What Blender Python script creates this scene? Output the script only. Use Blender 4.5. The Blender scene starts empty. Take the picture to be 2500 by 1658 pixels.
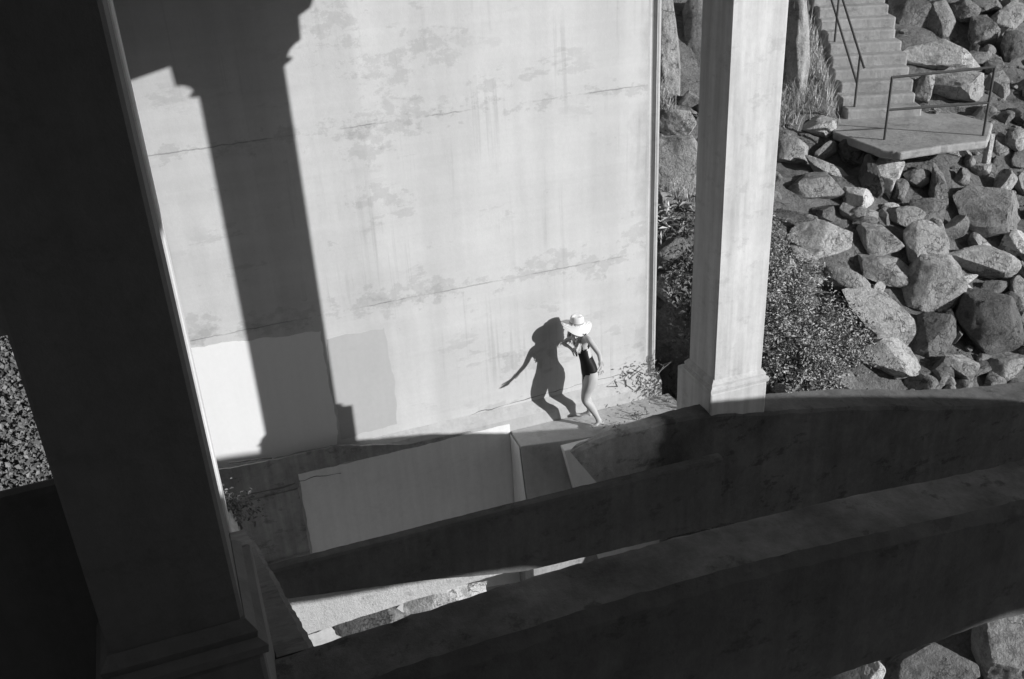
import bpy, bmesh, math, random
import numpy as np
from mathutils import Vector, Matrix, noise
random.seed(7); RNG = np.random.default_rng(7)
S = bpy.context.scene; COL = S.collection
# ------------------------------------------------------------------ camera, sky, sun, exposure
F = 2430.0; CX, CY = 1250.0, 829.0          # focal length and centre in photo pixels (2500 wide)
R = np.array([[0.938, -0.200, 0.283], [-0.343, -0.418, 0.841], [-0.050, -0.886, -0.461]])
u_, _, v_ = np.linalg.svd(R); R = u_ @ v_
cam = bpy.data.cameras.new('camera'); cam.sensor_width = 36; cam.lens = F / 2500 * 36
cam.clip_start = 0.05; cam.clip_end = 500
co = bpy.data.objects.new('camera', cam); COL.objects.link(co); S.camera = co
co.matrix_world = Matrix([[R[0, 0], -R[0, 1], -R[0, 2], 0], [R[1, 0], -R[1, 1], -R[1, 2], 0],
                          [R[2, 0], -R[2, 1], -R[2, 2], 0], [0, 0, 0, 1]])
SD = np.array((-0.957, 1.0, -0.484))           # the way the sunlight travels
sun = bpy.data.lights.new('sun', 'SUN'); sun.energy = 4.7; sun.angle = math.radians(0.5)
so = bpy.data.objects.new('sun', sun); COL.objects.link(so); so.location = (9, -10, 5)
so.rotation_euler = Vector(SD).to_track_quat('-Z', 'Y').to_euler()
W = bpy.data.worlds.new("World"); S.world = W; W.use_nodes = True
nt = W.node_tree; nt.nodes.clear()
sky = nt.nodes.new('ShaderNodeTexSky'); sky.sky_type = 'NISHITA'; sky.sun_disc = False
sky.sun_elevation = math.radians(19.3); sky.sun_rotation = math.radians(136.3)
bw = nt.nodes.new('ShaderNodeRGBToBW'); bg = nt.nodes.new('ShaderNodeBackground'); ow = nt.nodes.new('ShaderNodeOutputWorld')
bg.inputs['Strength'].default_value = 0.083
nt.links.new(sky.outputs[0], bw.inputs[0]); nt.links.new(bw.outputs[0], bg.inputs['Color']); nt.links.new(bg.outputs[0], ow.inputs[0])
S.view_settings.view_transform = 'Standard'; S.view_settings.look = 'None'
S.view_settings.exposure = 0; S.view_settings.gamma = 1
S.cycles.max_bounces = 8; S.cycles.diffuse_bounces = 5

# ------------------------------------------------------------------ picture point -> world point on a plane
def ray(p): return R @ np.array([p[0] - CX, p[1] - CY, F])
def onY(p, y): r = ray(p); return r * y / r[1]
def onZ(p, z): r = ray(p); return r * z / r[2]
def onX(p, x): r = ray(p); return r * x / r[0]

# ------------------------------------------------------------------ materials (all neutral grey: a black and white film world)
def NN(nt, t, **k):
    n = nt.nodes.new(t)
    for a, b in k.items():
        if a in n.inputs: n.inputs[a].default_value = b
        else: setattr(n, a, b)
    return n
def newmat(name, rough=0.85):
    m = bpy.data.materials.new(name); m.use_nodes = True; nt = m.node_tree
    b = nt.nodes['Principled BSDF']; b.inputs['Roughness'].default_value = rough
    b.inputs['Specular IOR Level'].default_value = 0.25
    tc = NN(nt, 'ShaderNodeTexCoord')
    return m, nt, b, tc
def mathn(nt, op, a, b=None, c=None, clamp=False):
    n = nt.nodes.new('ShaderNodeMath'); n.operation = op; n.use_clamp = clamp
    for i, v in enumerate((a, b, c)):
        if v is None: continue
        if isinstance(v, (int, float)): n.inputs[i].default_value = v
        else: nt.links.new(v, n.inputs[i])
    return n.outputs[0]
def noi(nt, tc, sc=(1, 1, 1), scale=5, detail=6, rough=0.6, off=(0, 0, 0), dist=0.0):
    mp = NN(nt, 'ShaderNodeMapping'); mp.inputs['Scale'].default_value = sc; mp.inputs['Location'].default_value = off
    nt.links.new(tc.outputs['Object'], mp.inputs[0])
    n = NN(nt, 'ShaderNodeTexNoise', Scale=scale, Detail=detail, Roughness=rough, Distortion=dist)
    nt.links.new(mp.outputs[0], n.inputs['Vector']); return n.outputs['Fac']
def ramp(nt, v, lo, hi, a=0.0, b=1.0):
    n = NN(nt, 'ShaderNodeMapRange'); n.inputs['From Min'].default_value = lo; n.inputs['From Max'].default_value = hi
    n.inputs['To Min'].default_value = a; n.inputs['To Max'].default_value = b; n.clamp = True
    nt.links.new(v, n.inputs['Value']); return n.outputs[0]
def bump(nt, b, h, strength=0.4, dist=0.02):
    n = NN(nt, 'ShaderNodeBump'); n.inputs['Strength'].default_value = strength; n.inputs['Distance'].default_value = dist
    nt.links.new(h, n.inputs['Height']); nt.links.new(n.outputs[0], b.inputs['Normal'])
def grey(nt, b, v):
    n = NN(nt, 'ShaderNodeCombineColor'); [nt.links.new(v, n.inputs[i]) for i in range(3)]
    nt.links.new(n.outputs[0], b.inputs['Base Color'])
def concrete(name, base, var=0.3, streak=0.2, spots=0.3, fine=14, bmp=0.4, scale=1.0):
    m, nt, b, tc = newmat(name)
    a = noi(nt, tc, scale=1.3 * scale, detail=8, rough=0.65)
    s = noi(nt, tc, (9, 9, 0.7), scale=1.0 * scale, detail=5, off=(3, 1, 2))
    f = noi(nt, tc, scale=fine * scale, detail=6, rough=0.7)
    p = ramp(nt, noi(nt, tc, (1, 1, 1.6), scale=3.5 * scale, detail=9, rough=0.72, off=(7, 2, 5)), 0.56, 0.62)
    v = ramp(nt, a, 0.3, 0.7, 1 - var, 1 + var * 0.5)
    v = mathn(nt, 'MULTIPLY', v, ramp(nt, s, 0.35, 0.7, 1 + streak * 0.3, 1 - streak))
    v = mathn(nt, 'MULTIPLY', v, ramp(nt, f, 0.3, 0.7, 1 - min(0.12, 0.01 + var * 0.5), 1 + min(0.1, 0.01 + var * 0.4)))
    v = mathn(nt, 'MULTIPLY', v, ramp(nt, p, 0, 1, 1, 1 - spots))
    grey(nt, b, mathn(nt, 'MULTIPLY', v, base)); bump(nt, b, f, bmp, 0.015)
    return m
def wallpaint():
    # worn white lime paint: peeled blotches strung along the pour lines, drip streaks, two pour joints
    m, nt, b, tc = newmat('worn_white_paint', 0.8)
    sx = NN(nt, 'ShaderNodeSeparateXYZ'); nt.links.new(tc.outputs['Object'], sx.inputs[0]); X, Z = sx.outputs['X'], sx.outputs['Z']
    soft = noi(nt, tc, scale=0.9, detail=7, rough=0.6)
    f = noi(nt, tc, scale=22, detail=5, rough=0.7)
    v = ramp(nt, soft, 0.3, 0.7, 0.90, 1.03)
    # peeled blotches
    pe = noi(nt, tc, (1.0, 1, 2.6), scale=1.5, detail=10, rough=0.68, off=(2.2, 0, 1.4), dist=0.15)
    pm = ramp(nt, pe, 0.575, 0.615)
    band = noi(nt, tc, (0.45, 1, 0.8), scale=1.0, detail=2, off=(5.4, 0, 3.2))
    pm = mathn(nt, 'MULTIPLY', pm, ramp(nt, band, 0.42, 0.58))
    v = mathn(nt, 'MULTIPLY', v, ramp(nt, pm, 0, 1, 1, 0.86))
    # blotches strung along the joints
    for zj, amp in ((-3.13, 0.28), (-5.48, 0.30)):
        d = mathn(nt, 'ABSOLUTE', mathn(nt, 'SUBTRACT', Z, zj))
        near = ramp(nt, d, 0.0, amp, 0.10, -0.06)
        q = noi(nt, tc, (1.0, 1, 1.5), scale=3.0, detail=9, rough=0.72, off=(zj, 0, 0))
        v = mathn(nt, 'MULTIPLY', v, ramp(nt, ramp(nt, mathn(nt, 'ADD', q, near), 0.585, 0.63), 0, 1, 1, 0.86))
        wob = mathn(nt, 'MULTIPLY', mathn(nt, 'SUBTRACT', noi(nt, tc, scale=5, detail=4), 0.5), 0.06)
        dl = mathn(nt, 'ABSOLUTE', mathn(nt, 'SUBTRACT', mathn(nt, 'ADD', Z, wob), zj))
        ln = mathn(nt, 'MULTIPLY', ramp(nt, dl, 0.004, 0.011, 1, 0), ramp(nt, noi(nt, tc, (1, 1, 0.1), scale=1.6, detail=5), 0.42, 0.55))
        v = mathn(nt, 'MULTIPLY', v, ramp(nt, ln, 0, 1, 1, 0.62))
    v = mathn(nt, 'MULTIPLY', v, ramp(nt, noi(nt, tc, (0.12, 1, 7.0), scale=1.0, detail=4, rough=0.7, off=(3, 0, 3)), 0.35, 0.65, 0.965, 1.02))
    # peeled areas at their places on the wall
    for (px, py, rx, rz) in ((960, 290, .55, .32), (890, 360, .35, .4), (1000, 715, .75, .3), (930, 480, .5, .2), (930, 170, .5, .25), (1200, 215, .3, .2), (1350, 640, .6, .25), (490, 800, .3, .22), (700, 770, .5, .2), (1460, 660, .25, .2), (1060, 110, .5, .3), (820, 60, .4, .3), (1290, 880, .5, .3), (1560, 560, .3, .3)):
        c = onY((px, py), 11.7); dx = mathn(nt, 'DIVIDE', mathn(nt, 'SUBTRACT', X, float(c[0])), rx); dz = mathn(nt, 'DIVIDE', mathn(nt, 'SUBTRACT', Z, float(c[2])), rz)
        rr = mathn(nt, 'ADD', mathn(nt, 'MULTIPLY', dx, dx), mathn(nt, 'MULTIPLY', dz, dz))
        q = noi(nt, tc, (1, 1, 1.4), scale=4.2, detail=9, rough=0.7, off=(px * .01, 0, py * .013))
        v = mathn(nt, 'MULTIPLY', v, ramp(nt, mathn(nt, 'SUBTRACT', q, mathn(nt, 'MULTIPLY', rr, 0.11)), 0.450, 0.51, 1, 0.865))
    # drips
    st = noi(nt, tc, (13, 1, 0.35), scale=1, detail=5, rough=0.6)
    stm = mathn(nt, 'MULTIPLY', ramp(nt, st, 0.55, 0.66), ramp(nt, noi(nt, tc, (0.8, 1, 0.6), scale=1.2, detail=3, off=(1, 0, 7)), 0.45, 0.6))
    v = mathn(nt, 'MULTIPLY', v, ramp(nt, stm, 0, 1, 1, 0.86))
    st2 = noi(nt, tc, (2.6, 1, 0.12), scale=1, detail=4, rough=0.5, off=(4, 0, 0))
    v = mathn(nt, 'MULTIPLY', v, ramp(nt, st2, 0.40, 0.62, 1.02, 0.92))
    # grime down the right hand arris
    e = ramp(nt, mathn(nt, 'ADD', X, mathn(nt, 'MULTIPLY', noi(nt, tc, (1, 1, 0.8), scale=2.2, detail=8), 0.9)), 6.28, 6.48)
    v = mathn(nt, 'MULTIPLY', v, ramp(nt, e, 0, 1, 1, 0.80))
    # left third darker
    v = mathn(nt, 'MULTIPLY', v, ramp(nt, mathn(nt, 'ADD', X, mathn(nt, 'MULTIPLY', soft, 2.0)), 0.8, 3.4, 0.84, 1.0))
    v = mathn(nt, 'MULTIPLY', v, ramp(nt, f, 0.3, 0.7, 0.97, 1.02))
    grey(nt, b, mathn(nt, 'MULTIPLY', v, 0.625)); bump(nt, b, mathn(nt, 'ADD', f, mathn(nt, 'MULTIPLY', soft, 2)), 0.25, 0.008)
    return m
def rockmat(name, base, lo=0.6, hi=1.25):
    m, nt, b, tc = newmat(name, 0.9)
    oi = NN(nt, 'ShaderNodeObjectInfo')
    a = noi(nt, tc, scale=2.2, detail=9, rough=0.7); f = noi(nt, tc, scale=26, detail=5, rough=0.75)
    li = ramp(nt, noi(nt, tc, scale=3.2, detail=10, rough=0.75, off=(3, 3, 3)), 0.52, 0.60)
    v = ramp(nt, a, 0.3, 0.7, lo, hi)
    v = mathn(nt, 'MULTIPLY', v, ramp(nt, f, 0.3, 0.7, 0.72, 1.25))
    v = mathn(nt, 'MULTIPLY', v, ramp(nt, li, 0, 1, 1, 0.62))
    cn = mathn(nt, 'ABSOLUTE', mathn(nt, 'SUBTRACT', noi(nt, tc, scale=2.0, detail=7, rough=0.6, off=(9, 1, 4)), 0.5))
    crk = mathn(nt, 'MULTIPLY', ramp(nt, cn, 0.0, 0.010, 1, 0), ramp(nt, noi(nt, tc, scale=1.5, detail=2, off=(1, 8, 2)), 0.5, 0.56))
    v = mathn(nt, 'MULTIPLY', v, ramp(nt, crk, 0, 1, 1, 0.5))
    v = mathn(nt, 'MULTIPLY', v, ramp(nt, oi.outputs['Random'], 0, 1, 0.75, 1.22))
    grey(nt, b, mathn(nt, 'MULTIPLY', v, base)); bump(nt, b, mathn(nt, 'SUBTRACT', mathn(nt, 'ADD', f, mathn(nt, 'MULTIPLY', a, 3)), mathn(nt, 'MULTIPLY', crk, 1.5)), 0.9, 0.05)
    return m
def plain(name, v, rough=0.7, var=0.1, sc=8):
    m, nt, b, tc = newmat(name, rough)
    grey(nt, b, mathn(nt, 'MULTIPLY', ramp(nt, noi(nt, tc, scale=sc, detail=5), 0.3, 0.7, 1 - var, 1 + var), v)); return m
def leafmat(name, v, var=0.5):
    m, nt, b, tc = newmat(name, 0.45); b.inputs['Specular IOR Level'].default_value = 0.2; b.inputs['Roughness'].default_value = 0.7
    g = NN(nt, 'ShaderNodeNewGeometry')
    grey(nt, b, mathn(nt, 'MULTIPLY', ramp(nt, g.outputs['Random Per Island'], 0, 1, 1 - var, 1 + var), v)); return m
def strawmat():
    m, nt, b, tc = newmat('woven_straw', 0.8)
    w = NN(nt, 'ShaderNodeTexWave', Scale=34.0); w.bands_direction = 'Z'; nt.links.new(tc.outputs['Object'], w.inputs['Vector'])
    grey(nt, b, ramp(nt, w.outputs['Fac'], 0, 1, 0.62, 0.86)); bump(nt, b, w.outputs['Fac'], 0.4, 0.004); return m

M_WALL = wallpaint()
M_PLINTH = concrete('weathered_plinth_concrete', 0.52, 0.12, 0.10, 0.14, bmp=0.3)
M_RAW = concrete('raw_stained_concrete', 0.40, 0.35, 0.25, 0.3, bmp=0.7)
M_WHITE = concrete('fresh_white_paint', 0.79, 0.015, 0.02, 0.0, bmp=0.1)
M_GREYP = concrete('grey_touch_up_paint', 0.48, 0.03, 0.03, 0.02, bmp=0.1)
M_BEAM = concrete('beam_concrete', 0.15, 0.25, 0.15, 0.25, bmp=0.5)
M_SUNPATCH = concrete('gritty_sunpatch_concrete', 0.52, 0.12, 0.05, 0.2, fine=40, bmp=0.8)  # paler than the beam, to brighten its sun patch
M_PANEL = concrete('pale_cover_paint', 0.88, 0.05, 0.06, 0.04, bmp=0.12)
M_COL = concrete('white_column_paint', 0.65, 0.10, 0.24, 0.12, bmp=0.2)
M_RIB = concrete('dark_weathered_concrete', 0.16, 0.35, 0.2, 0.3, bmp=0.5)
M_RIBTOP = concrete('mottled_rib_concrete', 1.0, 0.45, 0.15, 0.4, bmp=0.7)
def pale_end(m):  # pale left of an uneven line in X, dark beyond it
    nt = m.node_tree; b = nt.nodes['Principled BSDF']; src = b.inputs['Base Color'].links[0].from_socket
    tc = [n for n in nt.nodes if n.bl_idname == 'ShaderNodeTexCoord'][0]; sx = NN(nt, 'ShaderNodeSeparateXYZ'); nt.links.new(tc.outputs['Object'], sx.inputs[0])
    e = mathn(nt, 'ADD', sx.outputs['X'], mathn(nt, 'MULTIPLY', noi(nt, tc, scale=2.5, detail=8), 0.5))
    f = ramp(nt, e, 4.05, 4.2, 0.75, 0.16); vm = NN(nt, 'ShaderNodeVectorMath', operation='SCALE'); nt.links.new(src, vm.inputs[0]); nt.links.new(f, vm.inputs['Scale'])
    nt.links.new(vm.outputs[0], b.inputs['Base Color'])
pale_end(M_RIBTOP)
M_LIT_TOP = concrete('lit_top_concrete', 0.26, 0.6, 0.1, 0.4, fine=9, bmp=0.6, scale=1.6)  # mottled rib concrete, paler so the upward faces look lit
M_DARK = concrete('dark_concrete', 0.20, 0.15, 0.1, 0.1, bmp=0.3)
M_SOIL = rockmat('gritty_soil', 0.20, 0.6, 1.25)
M_ROCK = rockmat('granite', 0.42)
M_PALE = rockmat('pale_granite', 0.64, 0.8, 1.1)
M_MOSS_SHADE = rockmat('moss_shade_granite', 0.23)  # dark granite: moss on some rocks, painted-in shade on the shaded ones
M_STEP = concrete('step_concrete', 0.40, 0.3, 0.1, 0.25, bmp=0.8)
M_STEEL = plain('dark_painted_steel', 0.10, 0.5)
M_LEAF = leafmat('bush_leaf', 0.36, 0.5); M_IVY = leafmat('ivy_leaf', 0.17, 0.5); M_GRASS = leafmat('dry_grass', 0.48, 0.5)
M_TWIG = plain('twig_bark', 0.16)
M_SKIN = plain('skin', 0.50, 0.5, 0.03); M_SUIT = plain('black_swimsuit', 0.012, 0.6, 0.1); M_HAIR = plain('blonde_hair', 0.72, 0.45, 0.35, 60)
M_STRAW = strawmat(); M_BAND = plain('hat_band', 0.36, 0.8); M_METAL = plain('bracelet_metal', 0.6, 0.3)

# ------------------------------------------------------------------ object helpers
def tag(o, label=None, cat=None, group=None, kind=None):
    if label: o['label'] = label
    if cat: o['category'] = cat
    if group: o['group'] = group
    if kind: o['kind'] = kind
    return o
def empty(name, loc=(0, 0, 0)):
    o = bpy.data.objects.new(name, None); COL.objects.link(o); o.location = loc; o.empty_display_size = 0.2; return o
def link(name, me, mat, parent=None):
    o = bpy.data.objects.new(name, me); COL.objects.link(o)
    for m in (mat if isinstance(mat, (list, tuple)) else [mat]): me.materials.append(m)
    if parent is not None:
        o.parent = parent; o.matrix_parent_inverse = Matrix.Translation(-parent.location)
    return o
def smooth(me, ang=40):
    me.polygons.foreach_set('use_smooth', [True] * len(me.polygons))
    try: me.set_sharp_from_angle(angle=math.radians(ang))
    except Exception: pass
def mesh(name, V, Fc):
    me = bpy.data.meshes.new(name); me.from_pydata([tuple(map(float, v)) for v in V], [], Fc); me.update(); return me
def fix(me):
    bm = bmesh.new(); bm.from_mesh(me); bmesh.ops.recalc_face_normals(bm, faces=bm.faces); bm.to_mesh(me); bm.free(); me.update()
def prism(name, pts, y0, y1, mat, parent=None, bev=0.012, ax='y'):
    """outline (x,z) given its own depth from y0 to y1 (ax='x': outline (y,z); ax='z': outline (x,y))"""
    n = len(pts)
    def P(a, b, d): return {'y': (a, d, b), 'x': (d, a, b), 'z': (a, b, d)}[ax]
    V = [P(a, b, y0) for a, b in pts] + [P(a, b, y1) for a, b in pts]
    Fc = [tuple(range(n)), tuple(range(2 * n - 1, n - 1, -1))] + [(i, (i + 1) % n, n + (i + 1) % n, n + i) for i in range(n)]
    me = mesh(name, V, Fc); fix(me); o = link(name, me, mat, parent)
    if bev:
        b = o.modifiers.new('bevel', 'BEVEL'); b.width = bev; b.segments = 2; b.limit_method = 'ANGLE'; b.angle_limit = 0.6
    return o
def box(name, x0, x1, y0, y1, z0, z1, mat, parent=None, bev=0.012):
    return prism(name, [(x0, z0), (x1, z0), (x1, z1), (x0, z1)], y0, y1, mat, parent, bev)
def nz(x, y, z, s=1.0): return noise.fractal(Vector((x * s, y * s, z * s)), 1.0, 2.0, 5)
def rib(name, top, bot, y0, y1_, mat, amp=0.012, shear=None, parent=None, n=260, r=0.03, taper=None):
    """arch rib: top and bottom curves z(x), real thickness y0..y1, worn arrises"""
    xs = np.linspace(top[0][0], top[-1][0], n)
    zt = np.interp(xs, *zip(*top)); zb = np.interp(xs, *zip(*bot))
    k = np.ones(9) / 9
    for a in (zt, zb): a[4:-4] = np.convolve(a, k, 'valid')
    V = []; ring = []
    for i, x in enumerate(xs):
        h = zt[i] - zb[i]; y1 = y1_ if taper is None else y0 + float(np.interp(x, *zip(*taper)))
        pr = [(y0, t) for t in np.linspace(1, 0, 10)]                       # front, bottom to top (t=1 bottom)
        pr = [(y0, t) for t in np.linspace(1, r / h, 12)] + [(y0 + r, 0)] + [(y, 0) for y in np.linspace(y0 + r, y1 - r, 8)[1:]] + [(y1, t) for t in np.linspace(r / h, 1, 6)]
        ring = len(pr)
        for (y, t) in pr:
            z = zt[i] - t * h; X = x
            if shear: X = x + shear * t * h * max(0.0, 1 - (x - xs[0]) / 1.2)
            d = amp * nz(X, y, z, 3.0) + amp * 0.6 * nz(X, y, z, 12)
            e = amp * 1.6 * max(0, nz(X, y, 0, 5)) if t < 2 * r / h and y < y0 + 2 * r else 0   # chipped front arris
            V.append((X, y + d + e, z + d * 0.7 - e))
    Fc = []
    for i in range(n - 1):
        for j in range(ring):
            a = i * ring + j; b = i * ring + (j + 1) % ring; Fc.append((a, b, b + ring, a + ring))
    Fc += [tuple(range(ring)), tuple(range(n * ring - 1, (n - 1) * ring - 1, -1))]
    me = mesh(name, V, Fc); fix(me); smooth(me, 35)
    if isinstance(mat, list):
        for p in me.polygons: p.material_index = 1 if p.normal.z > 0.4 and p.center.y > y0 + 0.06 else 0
    return link(name, me, mat, parent)
def tube(bm, pts, r, seg=10, cap=True):
    rs = r if isinstance(r, (list, tuple)) else [r] * len(pts)
    prev = None; P = [Vector(p) for p in pts]
    for i, p in enumerate(P):
        d = (P[min(i + 1, len(P) - 1)] - P[max(i - 1, 0)]).normalized()
        a = d.orthogonal().normalized() if prev is None else (prev - d * prev.dot(d)).normalized()
        prev = a; b = d.cross(a)
        ring = [bm.verts.new(p + (a * math.cos(t) + b * math.sin(t)) * rs[i]) for t in np.linspace(0, 2 * math.pi, seg, endpoint=False)]
        if i:
            for j in range(seg): bm.faces.new((last[j], last[(j + 1) % seg], ring[(j + 1) % seg], ring[j]))
        elif cap: bm.faces.new(ring[::-1])
        last = ring
    if cap: bm.faces.new(last)
def bm_obj(name, bm, mat, parent=None, ang=50, sm=True):
    me = bpy.data.meshes.new(name); bmesh.ops.recalc_face_normals(bm, faces=bm.faces); bm.to_mesh(me); bm.free()
    if sm: smooth(me, ang)
    return link(name, me, mat, parent)
def leaves(name, P, N, size, mat, parent=None, aspect=0.55, droop=0.25):
    """many small folded leaves: P centres, N leaf normals"""
    n = len(P); P = np.asarray(P, float); N = np.asarray(N, float); N /= np.linalg.norm(N, axis=1)[:, None] + 1e-9
    t = RNG.normal(size=(n, 3)); t -= (t * N).sum(1)[:, None] * N; t /= np.linalg.norm(t, axis=1)[:, None]
    s = np.cross(N, t); L = (size * RNG.uniform(0.55, 1.3, n))[:, None]; Wd = L * aspect
    base = P - t * L / 2; tip = P + t * L / 2 - N * L * droop
    a = P + s * Wd / 2 + N * L * 0.10; b = P - s * Wd / 2 + N * L * 0.10
    V = np.stack([base, a, tip, b], 1).reshape(-1, 3)
    i = np.arange(n)[:, None] * 4
    Fc = np.concatenate([i + [0, 1, 2], i + [0, 2, 3]], 1).reshape(-1, 3)
    me = bpy.data.meshes.new(name); me.from_pydata(V.tolist(), [], Fc.tolist()); me.update()
    return link(name, me, mat, parent)

# ------------------------------------------------------------------ terrain
def ss(a, b, x): t = min(1, max(0, (x - a) / (b - a))); return t * t * (3 - 2 * t)
def T0(x, y):
    if y < 13.2: r = -7.75 + 0.72 * (y - 10)
    else: r = -5.45 + 0.60 * max(0, y - 13.7)
    r = max(r, -11.6 + 0.25 * (y - 4))
    l = -11.6 + (0.5 * (y - 12.4) if y > 12.4 else 0)
    fl = -7.25 + 1.5 * (y - 12) if y > 12 else -7.25 - 1.3 * (12 - y); fl = max(fl, -11.6)
    w = ss(5.0, 7.2, x); v = l * (1 - w) + r * w
    v -= 1.3 * math.exp(-((x - 6.75) / 0.55) ** 2 - ((y - 11.3) / 1.2) ** 2)      # hollow beside the pier
    q = ss(-0.8, -2.3, x) if x < -0.8 else 0
    q = min(1, max(0, (-0.8 - x) / 1.5)); q = q * q * (3 - 2 * q)
    v = v * (1 - q) + fl * q
    if y < -8: v += 0.74 * (min(-8 - y, 60))      # unseen slope added behind the camera to block low sky light
    return v
def T(x, y):
    v = T0(x, y)
    a = (x - 12.12) * 0.937 - (y - 14.45) * 0.35; t = (x - 12.12) * 0.35 + (y - 14.45) * 0.937
    if t > -0.9: w = 1 - ss(0.62, 0.95, abs(a)); v = v * (1 - w) + min(v, -5.35 + 0.593 * max(0, t)) * w
    return v + 0.16 * nz(x, y, 0, 0.8) + 0.05 * nz(x, y, 4, 3.2)
def hit(p):
    r = ray(p); r = r / r[1]; y = 5.0
    while y < 60:
        if r[2] * y < T(r[0] * y, y): break
        y += 0.05
    return r * y
def grid():
    xs = np.concatenate([np.linspace(-160, -8, 24)[:-1], np.linspace(-8, 24, 330), np.linspace(24, 160, 22)[1:]])
    ys = np.concatenate([np.linspace(-160, -6, 20)[:-1], np.linspace(-6, 24, 300), np.linspace(24, 200, 26)[1:]])
    V = []
    for y in ys:
        for x in xs:
            z = T(x, min(y, 60)) if y < 60 else T(x, 60) + 0.1 * (y - 60)
            V.append((x, y, z))
    nx = len(xs)
    Fc = [(j * nx + i, j * nx + i + 1, (j + 1) * nx + i + 1, (j + 1) * nx + i) for j in range(len(ys) - 1) for i in range(nx - 1)]
    me = mesh('ground', V, Fc); smooth(me, 180); return me
ground = link('ground', grid(), M_SOIL); tag(ground, kind='structure')

# ------------------------------------------------------------------ pier wall
WY = 11.70; PY = 11.57
pier = empty('pier_wall', (2.3, WY, -11.5))
tag(pier, 'broad white painted concrete pier wall with peeling patches behind the swimmer', 'wall')
box('wall_face', -0.9, 6.00, WY, 12.4, -11.8, 0.745, M_WALL, pier, 0.0)
# right hand arris: hollow, bead and return
arr = [(6.00, WY), (6.03, WY), (6.045, WY + 0.03), (6.07, WY + 0.035), (6.095, WY + 0.02), (6.12, WY - 0.012)]
arr += [(6.15 + 0.035 * math.sin(a), WY + 0.02 - 0.035 * math.cos(a)) for a in np.linspace(-0.6, 1.57, 8)] + [(6.185, 12.4), (6.00, 12.4)]
prism('corner_moulding', arr, -7.45, 0.74, M_PLINTH, pier, 0, ax='z')
# plinth with a sloping top
prism('plinth', [(PY, -11.8), (PY, -7.62), (PY + 0.03, -7.56), (WY - 0.003, -7.47), (WY + 0.3, -7.47), (WY + 0.3, -11.8)], -0.85, 6.24, M_PLINTH, pier, 0.008, ax='x')
def patch(name, px, y, mat, t=0.006, rag=0.02, parent=None):
    P = [onY(p, y)[[0, 2]] for p in px]; out = []
    for i in range(len(P)):
        a, b = P[i], P[(i + 1) % len(P)]; L = np.linalg.norm(b - a); m = max(2, int(L / 0.04))
        for j in range(m):
            q = a + (b - a) * j / m; d = rag * noise.fractal(Vector((q[0] * 4, q[1] * 4, 3)), 1, 2, 5)
            nrm = np.array([-(b - a)[1], (b - a)[0]]) / L; out.append(tuple(q + nrm * d))
    return prism(name, out, y - t, y + 0.02, mat, parent, 0)
patch('white_paint_patch', [(440, 856), (482, 848), (640, 826), (785, 808), (797, 905), (806, 960), (822, 1020), (822, 1084), (640, 1125), (440, 1160)], WY, M_WHITE, 0.006, 0.03, pier)
patch('grey_paint_patch', [(797, 826), (870, 812), (941, 800), (948, 860), (966, 950), (970, 1035), (835, 1072), (823, 1000), (806, 930)], WY, M_GREYP, 0.004, 0.03, pier)
patch('pale_panel', [(728, 1157), (900, 1118), (1080, 1074), (1160, 1055), (1243, 1036), (1248, 1060), (1262, 1240), (1270, 1420), (790, 1500)], PY, M_PANEL, 0.006, 0.015, pier)
# raw concrete footing left of the panel, stepped
raw = empty('raw_footing', (0.1, 11.4, -11.5)); tag(raw, 'rough unpainted concrete footing low on the wall, left of the pale panel', 'footing')
patch('upper_band', [(440, 1163), (640, 1128), (822, 1088), (1000, 1085), (1150, 1052), (1080, 1074), (900, 1117), (726, 1157), (733, 1190), (600, 1222), (440, 1260)], PY, M_RAW, 0.010, 0.02, raw)
patch('rough_block', [(440, 1262), (600, 1224), (728, 1190), (757, 1343), (620, 1378), (440, 1420)], PY - 0.004, M_RAW, 0.030, 0.02, raw)
patch('lower_ledge', [(440, 1424), (640, 1374), (755, 1341), (768, 1378), (790, 1520), (440, 1600)], PY - 0.004, M_RAW, 0.09, 0.012, raw)
def crack(px, y, w, parent, name='crack'):
    P = [onY(p, y)[[0, 2]] for p in px]; up = []; lo = []
    for i in range(len(P) - 1):
        for j in range(8):
            q = P[i] + (P[i + 1] - P[i]) * j / 8; o = 0.02 * noise.fractal(Vector((q[0] * 6, 0, 1)), 1, 2, 4)
            ww = w * max(0.15, 0.6 + 1.2 * noise.fractal(Vector((q[0] * 3, 5, 2)), 1, 2, 4)); up.append((q[0], q[1] + o + ww)); lo.append((q[0], q[1] + o - ww))
    return prism(name, up + lo[::-1], y - 0.0025, y + 0.01, M_DARK, parent, 0)
crack([(1075, 1040), (1169, 1006), (1230, 990), (1330, 962), (1430, 935), (1553, 905)], WY, 0.006, pier)
crack([(560, 1132), (620, 1122), (670, 1118)], PY - 0.010, 0.010, raw)
crack([(600, 1208), (690, 1190), (725, 1178)], PY - 0.010, 0.016, raw)
crack([(722, 1178), (780, 1162), (840, 1155)], PY - 0.006, 0.010, pier)

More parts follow.
